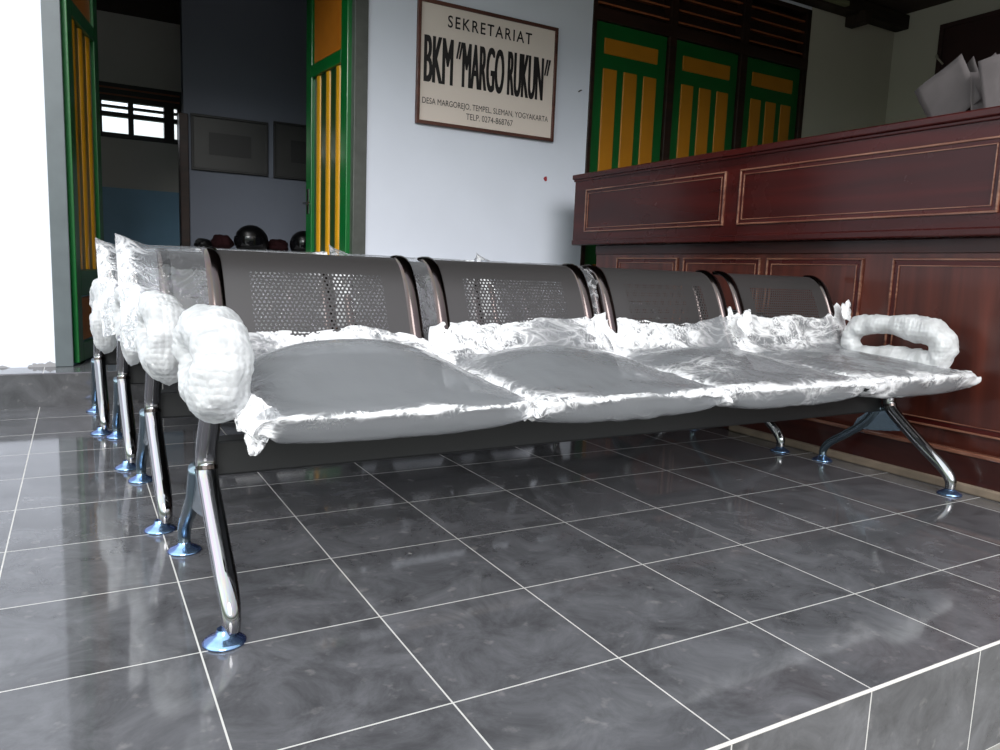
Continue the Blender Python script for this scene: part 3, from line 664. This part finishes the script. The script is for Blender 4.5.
def make_bench(label):
    t = thing('waiting_bench', label, 'bench', (0, 0, 0), 0, 'rows of steel waiting benches')
    bm = bm_new(); box(bm, .005, LEGX-.005, .30, .37, .262, .345, .006); obj('beam', bm, M['black'], t)
    for i, x0 in enumerate(SX):
        s = sheet('seat', SEATP, x0, SW, t, .08 if False else -.02)
        for q in (.02, .46): # brackets that clamp the seat to the beam
            bm = bm_new(); prism(bm, [(.06, .43), (.40, .415), (.46, .435), (.38, .345), (.29, .345), (.16, .40)], 'X', x0+q, x0+q+.045)
            obj('bracket', bm, M['black'], s)
        sheet('backrest', BACKP, x0, SW, t, 0)
        for q in (x0-.014, x0+SW+.014):
            bm = bm_new(); tube(bm, spline([(q, y, z) for y, z in SEATP[2:]+BACKP], 5), .0145, 10, sx=1.45, sy=.62)
            edge_smooth(obj('side_frame', bm, M['dchrome'], t), 50)
    for lx, sgn in ((0, 1), (LEGX, -1)):
        bm = bm_new()
        tx = lx+(.014 if sgn > 0 else 0)
        tube(bm, spline([(tx, .0, .02), (tx, .003, .055), (tx, .035, .095), (tx, .115, .155), (tx, .215, .235), (tx, .266, .285), (tx, .272, .33), (tx, .235, .39), (tx, .19, .46)], 6), lambda q: .0235 if q > .3 else .0175+.02*q, 18)
        lg = obj('leg', bm, M['chrome'], t, smooth=True)
        bm = bm_new(); tube(bm, spline([(lx, .55, .02), (lx, .548, .05), (lx, .52, .088), (lx, .44, .145), (lx, .36, .21), (lx, .31, .285)], 6), lambda q: .0155+.005*q, 12)
        obj('rear_strut', bm, M['cast'], lg, smooth=True)
        bm = bm_new(); prism(bm, [(.19, .205), (.26, .19), (.33, .18), (.42, .172), (.40, .215), (.335, .27), (.30, .285), (.24, .24)], 'X', lx-.008, lx+.008)
        obj('gusset', bm, M['cast'], lg)
        bm = bm_new(); tube(bm, [(tx, .267, .290), (tx, .2695, .299)], .0246, 18); obj('joint_collar', bm, M['dchrome'], lg)
        foot_disc(lg, lx, 0); foot_disc(lg, lx, .55)
        bm = bm_new()
        tube(bm, spline(arm_path(lx), 5, True), .016, 10, closed=True); edge_smooth(obj('armrest', bm, M['chrome'], t), 60)
    return t
def arm_path(lx, d=0):
    lx += .02*(1 if lx < 1 else -.2)
    return [(lx, .445+d, .585), (lx, .37, .61), (lx, .26, .612), (lx, .16, .604), (lx, .105-d, .575), (lx, .09-d, .535), (lx, .11-d, .495), (lx, .19, .478), (lx, .32, .478), (lx, .42, .482), (lx, .455+d, .51), (lx, .465+d, .545)]
FX = [.048, -.004, -.048, -.115]; FY = [.022, .765, 1.505, 2.14]; ROT = [math.radians(1.1)]*4
FY[3] = 2.15
bl = ['perforated steel bench nearest the camera, with blue-filmed feet', 'perforated steel bench directly behind the nearest bench',
      'perforated steel bench third back from the camera', 'perforated steel bench at the very back beside the step']
benches = []
b0 = make_bench(bl[0])
for i in range(4):
    b = b0 if i == 0 else copy_tree(b0)
    b.location = (FX[i], FY[i], 0); b.rotation_euler = (0, 0, ROT[i]); b['label'] = bl[i]; benches.append(b)
def place(o, i): o.location = (FX[i], FY[i], 0); o.rotation_euler = (0, 0, ROT[i])

# ------------------------------------------------------------------ polythene over the seats
def ridge(v, s, seed): 
    q = Vector((v.x*s+seed, v.y*s, v.z*s)); return 1-abs(noise.noise(q)*1.9)
def set_crumple(o, vals):
    a = o.data.attributes.new('crumple', 'FLOAT', 'POINT')
    for k, v in enumerate(vals): a.data[k].value = v
def seat_bag(x0, x1, seed, top, label, puff=.05, sag=.04, ears=(), skew=0, loose=0):
    """loose air-filled bag round one seat pan, drawn up over the foot of the backrest; top(s) = height of its upper hem"""
    ns = 84; rows = []; crm = []
    bm = bm_new(); W = x1-x0
    for i in range(ns+1):
        s = i/ns; e = abs(2*s-1)
        pin = max(0, (e-.84)/.16); fl = 1-pin**2.2
        dome = max(0, 1-abs(2*s-1-skew)**2.3)**.8
        pf = puff*dome; sg = sag*(1-e**3.0)
        h = top(s)
        prof = [(.44, .40), (.33, .385-.1*sg), (.2, .398-.5*sg), (.08, .402-.9*sg), (.0, .410-1.05*sg), (-.024, .424-.6*sg), (-.032, .449), (-.014, .466),
                (.06, .464+.22*pf), (.16, .460+.58*pf), (.27, .456+.9*pf), (.36, .456+1.0*pf), (.425, .466+.82*pf), (.468, .486+.35*pf), (.512, .525), (.532+.3*(h-.55), h-.02), (.542+.42*(h-.55), h)]
        zm = .434
        P = spline([(y, zm+(z-zm)*(.10+.90*fl) if j < 13 else z, 0) for j, (y, z) in enumerate(prof)], 6); row = []
        for j, p in enumerate(P):
            tt = j/(len(P)-1); x = x0+W*s
            x += (-.014 if s < .5 else .014)*pin*math.cos(tt*9+seed)
            lip = math.exp(-((tt-.395)/(.012+(.03+.05*loose)*max(0, .5+noise.noise(Vector((x*6, seed, 2))))))**2); back = max(0, (tt-.76)/.24)**.6 if tt > .76 else 0
            c = min(1, .8*pin+.9*lip+(.75+.5*noise.noise(Vector((x*4, seed, 7))))*back+max(0, e-.72)*1.5+loose*1.1*max(0, noise.noise(Vector((x*5, tt*7, seed+4)))-.08)); crm.append(c)
            amp = .0015+.009*c
            v = Vector((x, p.x, p.y))
            n1 = noise.fractal(Vector((x*7, tt*9, seed)), 1, 2, 3); n2 = noise.fractal(Vector((x*8+5, tt*10, seed+3)), 1, 2, 3)
            v.y -= .006*math.exp(-((tt-.385)/.02)**2)*(1-pin)
            r = ridge(Vector((x*1.0+tt*.3, tt*1.3, 0)), 11, seed)+.5*ridge(Vector((x, tt*1.0, 3)), 25, seed)
            v.y += n1*amp*.8; v.z += n2*amp*.8+(r-.7)*amp*.8
            if back: v.y -= abs(n1)*.012*back
            if pin > 0: v.z += .011*pin*math.sin(tt*46+seed*3); v.y += .011*pin*math.sin(tt*38+seed)
            row.append(v)
        rows.append(row)
    m = len(rows[0])
    V = [[bm.verts.new(v) for v in r] for r in rows]
    for a, b in zip(V, V[1:]):
        for j in range(m-1): bm.faces.new((a[j], a[j+1], b[j+1], b[j]))
    for (ex, ey, ez, dx, dy, dz, ln, wd) in ears:      # gathered, twisted corners of the film
        A = []; nn = 10
        for k in range(nn+1):
            q = k/nn; c = Vector((ex, ey, ez))+Vector((dx, dy, dz))*ln*q; wq = wd*(1-.75*q)*(1+.25*math.sin(9*q+seed)); ring = []
            for g in range(14):
                a = 2*math.pi*g/14; rr = wq*(1+.2*math.sin(a*4+q*4+seed))
                ring.append(bm.verts.new(c+Vector((math.cos(a)*rr, math.sin(a)*rr*.5, math.sin(a)*rr)))); crm.append(1)
            A.append(ring)
        for a, b in zip(A, A[1:]):
            for g in range(14): bm.faces.new((a[g], a[(g+1) % 14], b[(g+1) % 14], b[g]))
    o = obj('plastic_bag', bm, M['bag'], smooth=True); set_crumple(o, crm)
    return tag(o, label, 'plastic bag', 'clear bags over the front bench seats')
B = [(.055, .715), (.70, 1.355), (1.34, 2.0), (1.985, 2.665)]
tops = [lambda s: .555+.03*math.sin(s*3.1)+.008*math.sin(s*11), lambda s: .59+.035*s+.006*math.sin(s*13), lambda s: .605+.01*math.sin(s*9)+.05*max(0, (s-.75)*4)**2, lambda s: .625+.008*math.sin(s*15)+.05*max(0, (s-.8)*5)**2]
labs = ['puffed clear plastic bag on the front bench seat beside the overexposed bubble-wrapped arm', 'clear plastic bag on the second seat of the front bench from the left',
        'clear plastic bag on the third seat of the front bench from the left', 'clear plastic bag on the front bench seat closest to the brown counter']
puffs = [.118, .09, .075, .055]; sags = [.018, .02, .022, .022]
ear = [[(.075, .02, .45, -.25, -.3, -.9, .07, .032), (.08, .10, .45, -.5, -.2, -.5, .06, .028)], [(.72, .02, .44, -.4, -.2, -.5, .05, .028)], [(1.97, .48, .60, .3, 0, .9, .06, .03)], [(2.62, .52, .64, .2, 0, .9, .06, .03), (2.02, .06, .44, -.3, -.3, -.4, .05, .028)]]
for i in range(4): place(seat_bag(B[i][0], B[i][1], 3.7*i+1, tops[i], labs[i], puffs[i], sags[i], ears=ear[i], loose=(0, .5, .7, 1)[i]), 0)

def back_bag(bi, si, seed, label, earL=True):
    """tight film pulled over one backrest"""
    x0, x1 = SX[si]-(.15 if si == 0 else .05), SX[si]+SW+.045; W = x1-x0; ns = 60; bm = bm_new(); rows = []
    loop = [(.475, .45), (.512, .50), (.54, .57), (.572, .655), (.603, .73), (.638, .778), (.69, .806), (.742, .808), (.75, .79), (.70, .77), (.66, .735), (.625, .665), (.595, .58), (.57, .5)]
    P = spline([(a, b, 0) for a, b in loop], 5)
    for i in range(ns+1):
        s = i/ns; e = abs(2*s-1); pin = max(0, (e-.86)/.14); row = []
        for j, p in enumerate(P):
            tt = j/(len(P)-1); yc = .64+.24*(p.y-.7)
            y = yc+(p.x-yc)*(1-.8*pin**2); z = p.y-.01*pin
            x = x0+W*s
            amp = .004+.012*pin
            y += amp*(ridge(Vector((x, tt*1.2, 0)), 12, seed)-.7)+.5*amp*noise.noise(Vector((x*26, tt*20, seed)))
            z += amp*.7*noise.fractal(Vector((x*9, tt*7, seed)), 1, 2, 4)+.012*pin*math.sin(tt*40+seed)
            if s < .12 and earL: # gathered corner pulled upwards
                q = 1-s/.12; z += .035*q*max(0, math.sin(math.pi*min(1, max(0, (tt-.25)/.5))))
                x -= .012*q*math.sin(tt*math.pi)
            row.append(bm.verts.new((x, y, z)))
        rows.append(row)
    m = len(rows[0])
    for a, b in zip(rows, rows[1:]):
        for j in range(m-1): bm.faces.new((a[j], a[j+1], b[j+1], b[j]))
    o = obj('plastic_cover', bm, M['bag2'], smooth=True); place(o, bi); set_crumple(o, [.24+.40*max(0, (abs(2*(k//m)/ns-1)-.7)/.3) for k in range((ns+1)*m)])
    return tag(o, label, 'plastic cover', 'clear covers on the backrests behind')
back_bag(1, 0, 1.3, 'crumpled clear cover on the leftmost backrest of the second bench')
back_bag(1, 1, 5.1, 'clear cover seen through the gap left of the second front backrest')
back_bag(1, 2, 8.4, 'clear cover seen through the gap left of the third front backrest')
back_bag(2, 0, 11.2, 'clear cover with a raised corner on the third bench backrest')

# ------------------------------------------------------------------ bubble wrap on the end armrests
def wrap(bi, lx, seed, label, fr=.062, bk=.04, low=1, tail=0, dx=0):
    bm = bm_new(); path = spline(arm_path(lx, 0), 8, True); n = len(path)
    cx = Vector((lx, .3, .55))
    def R(t):
        p = path[int(round(t*(n-1))) % n]; f = min(1, max(0, (.36-p.y)/.22))
        return bk+(fr-bk)*f
    tube(bm, path, R, 22, closed=True, sx=1.05)
    for v in bm.verts:
        p = v.co.copy(); d = noise.fractal(p*11+Vector((seed, 0, 0)), 1, 2, 4)*.015+(ridge(p, 17, seed)-.6)*.008
        c = min(path, key=lambda q: (q-p).length_squared); dirv = (p-c).normalized()
        v.co = p+dirv*d
        if tail and p.y < .2 and p.z < .5:
            v.co.z -= tail*(.2-p.y)/.16*(.5-p.z)/.06
            v.co.x = lx+(v.co.x-lx)*.8
    for v in bm.verts:
        v.co.x += dx
        if v.co.z < .56: v.co.z = .56-(.56-v.co.z)*(1+(low-1)*min(1, max(0, (.4-v.co.y)/.15)))
    o = obj('bubble_wrap', bm, M['bubble'], smooth=True); place(o, bi)
    return tag(o, label, 'bubble wrap', 'bubble wrap round bench armrests')
wrap(0, 0, .4, 'glaring white bubble wrap round the left armrest of the nearest bench', .056, .043)
wrap(1, 0, 3.3, 'bulging bubble wrap round the left armrest of the second bench', .052, .045, low=1.3, dx=.018)
wrap(2, 0, 6.8, 'bubble wrap with a drooping tail on the third bench armrest', .044, .04, low=1.5, tail=.03, dx=.022)
wrap(3, 0, 9.1, 'bubble wrap on the rearmost armrest beside the green door leaf', .05, .045, low=1.7, dx=.018)
wrap(0, LEGX, 12.7, 'bubble wrap round the open right armrest loop before the counter',   .047, .041)

# ------------------------------------------------------------------ light
w = bpy.data.worlds.new('overcast'); SC.world = w; w.use_nodes = True; nt = w.node_tree; nt.nodes.clear()
out = N(nt, 'ShaderNodeOutputWorld'); bg = N(nt, 'ShaderNodeBackground'); tc = N(nt, 'ShaderNodeTexCoord'); sp = N(nt, 'ShaderNodeSeparateXYZ')
L(nt, tc.outputs['Generated'], sp.inputs[0])
cr = N(nt, 'ShaderNodeValToRGB'); e = cr.color_ramp.elements
e[0].position = 0; e[0].color = (.10, .11, .10, 1); e[1].position = 1; e[1].color = (.95, .98, 1.0, 1)
for p, c in ((.5, (.12, .14, .12, 1)), (.54, (.2, .23, .2, 1)), (.60, (.85, .9, .95, 1))): q = cr.color_ramp.elements.new(p); q.color = c
mr = N(nt, 'ShaderNodeMapRange'); mr.inputs[1].default_value = -1; L(nt, sp.outputs[2], mr.inputs[0]); L(nt, mr.outputs[0], cr.inputs[0])
ns = N(nt, 'ShaderNodeTexNoise'); ns.inputs['Scale'].default_value = 3; L(nt, tc.outputs['Generated'], ns.inputs['Vector'])
mx = N(nt, 'ShaderNodeMix', data_type='RGBA', blend_type='MULTIPLY'); mx.inputs['Factor'].default_value = .5; L(nt, cr.outputs[0], mx.inputs[6]); L(nt, ns.outputs['Color'], mx.inputs[7])
L(nt, mx.outputs[2], bg.inputs[0]); dt = N(nt, 'ShaderNodeVectorMath', operation='DOT_PRODUCT'); dt.inputs[1].default_value = (-.92, .1, 0); L(nt, tc.outputs['Generated'], dt.inputs[0])
m4 = N(nt, 'ShaderNodeMapRange'); m4.inputs[1].default_value = -1; m4.inputs[3].default_value = 1.2; m4.inputs[4].default_value = 4.2; L(nt, dt.outputs['Value'], m4.inputs[0]); L(nt, m4.outputs[0], bg.inputs[1]); L(nt, bg.outputs[0], out.inputs[0])
def sun(name, rot, energy, ang, col=(1, 1, 1)):
    l = bpy.data.lights.new(name, 'SUN'); l.energy = energy; l.angle = math.radians(ang); l.color = col
    o = bpy.data.objects.new(name, l); C.objects.link(o); o.rotation_euler = rot
d = Vector((.30, .85, -.46)).normalized()
sun('sky_glow', d.to_track_quat('-Z', 'Y').to_euler(), 2.4, 30, (1, .99, .97))

# ------------------------------------------------------------------ camera
cam = bpy.data.cameras.new('camera'); co = bpy.data.objects.new('camera', cam); C.objects.link(co)
r = Vector((0.8725535567099858, -0.48702318813815315, 0.03819299528058412)); u = Vector((0.032519012901386604, 0.135913005709541, 0.9901869362291738)); f = Vector((0.4874349233207168, 0.8627491345082575, -0.13442888987334364))
mw = Matrix.Identity(4)
for i in range(3): mw[i][0] = r[i]; mw[i][1] = u[i]; mw[i][2] = -f[i]
mw.translation = (-.18852, -1.48307, .7586); co.matrix_world = mw
cam.sensor_fit = 'HORIZONTAL'; cam.sensor_width = 36; cam.lens = 752.08/1000*36; cam.clip_start = .02
SC.camera = co
SC.view_settings.view_transform = 'Standard'; SC.view_settings.look = 'None'; SC.view_settings.exposure = .25
SC.cycles.transparent_max_bounces = 24; SC.cycles.use_denoising = True
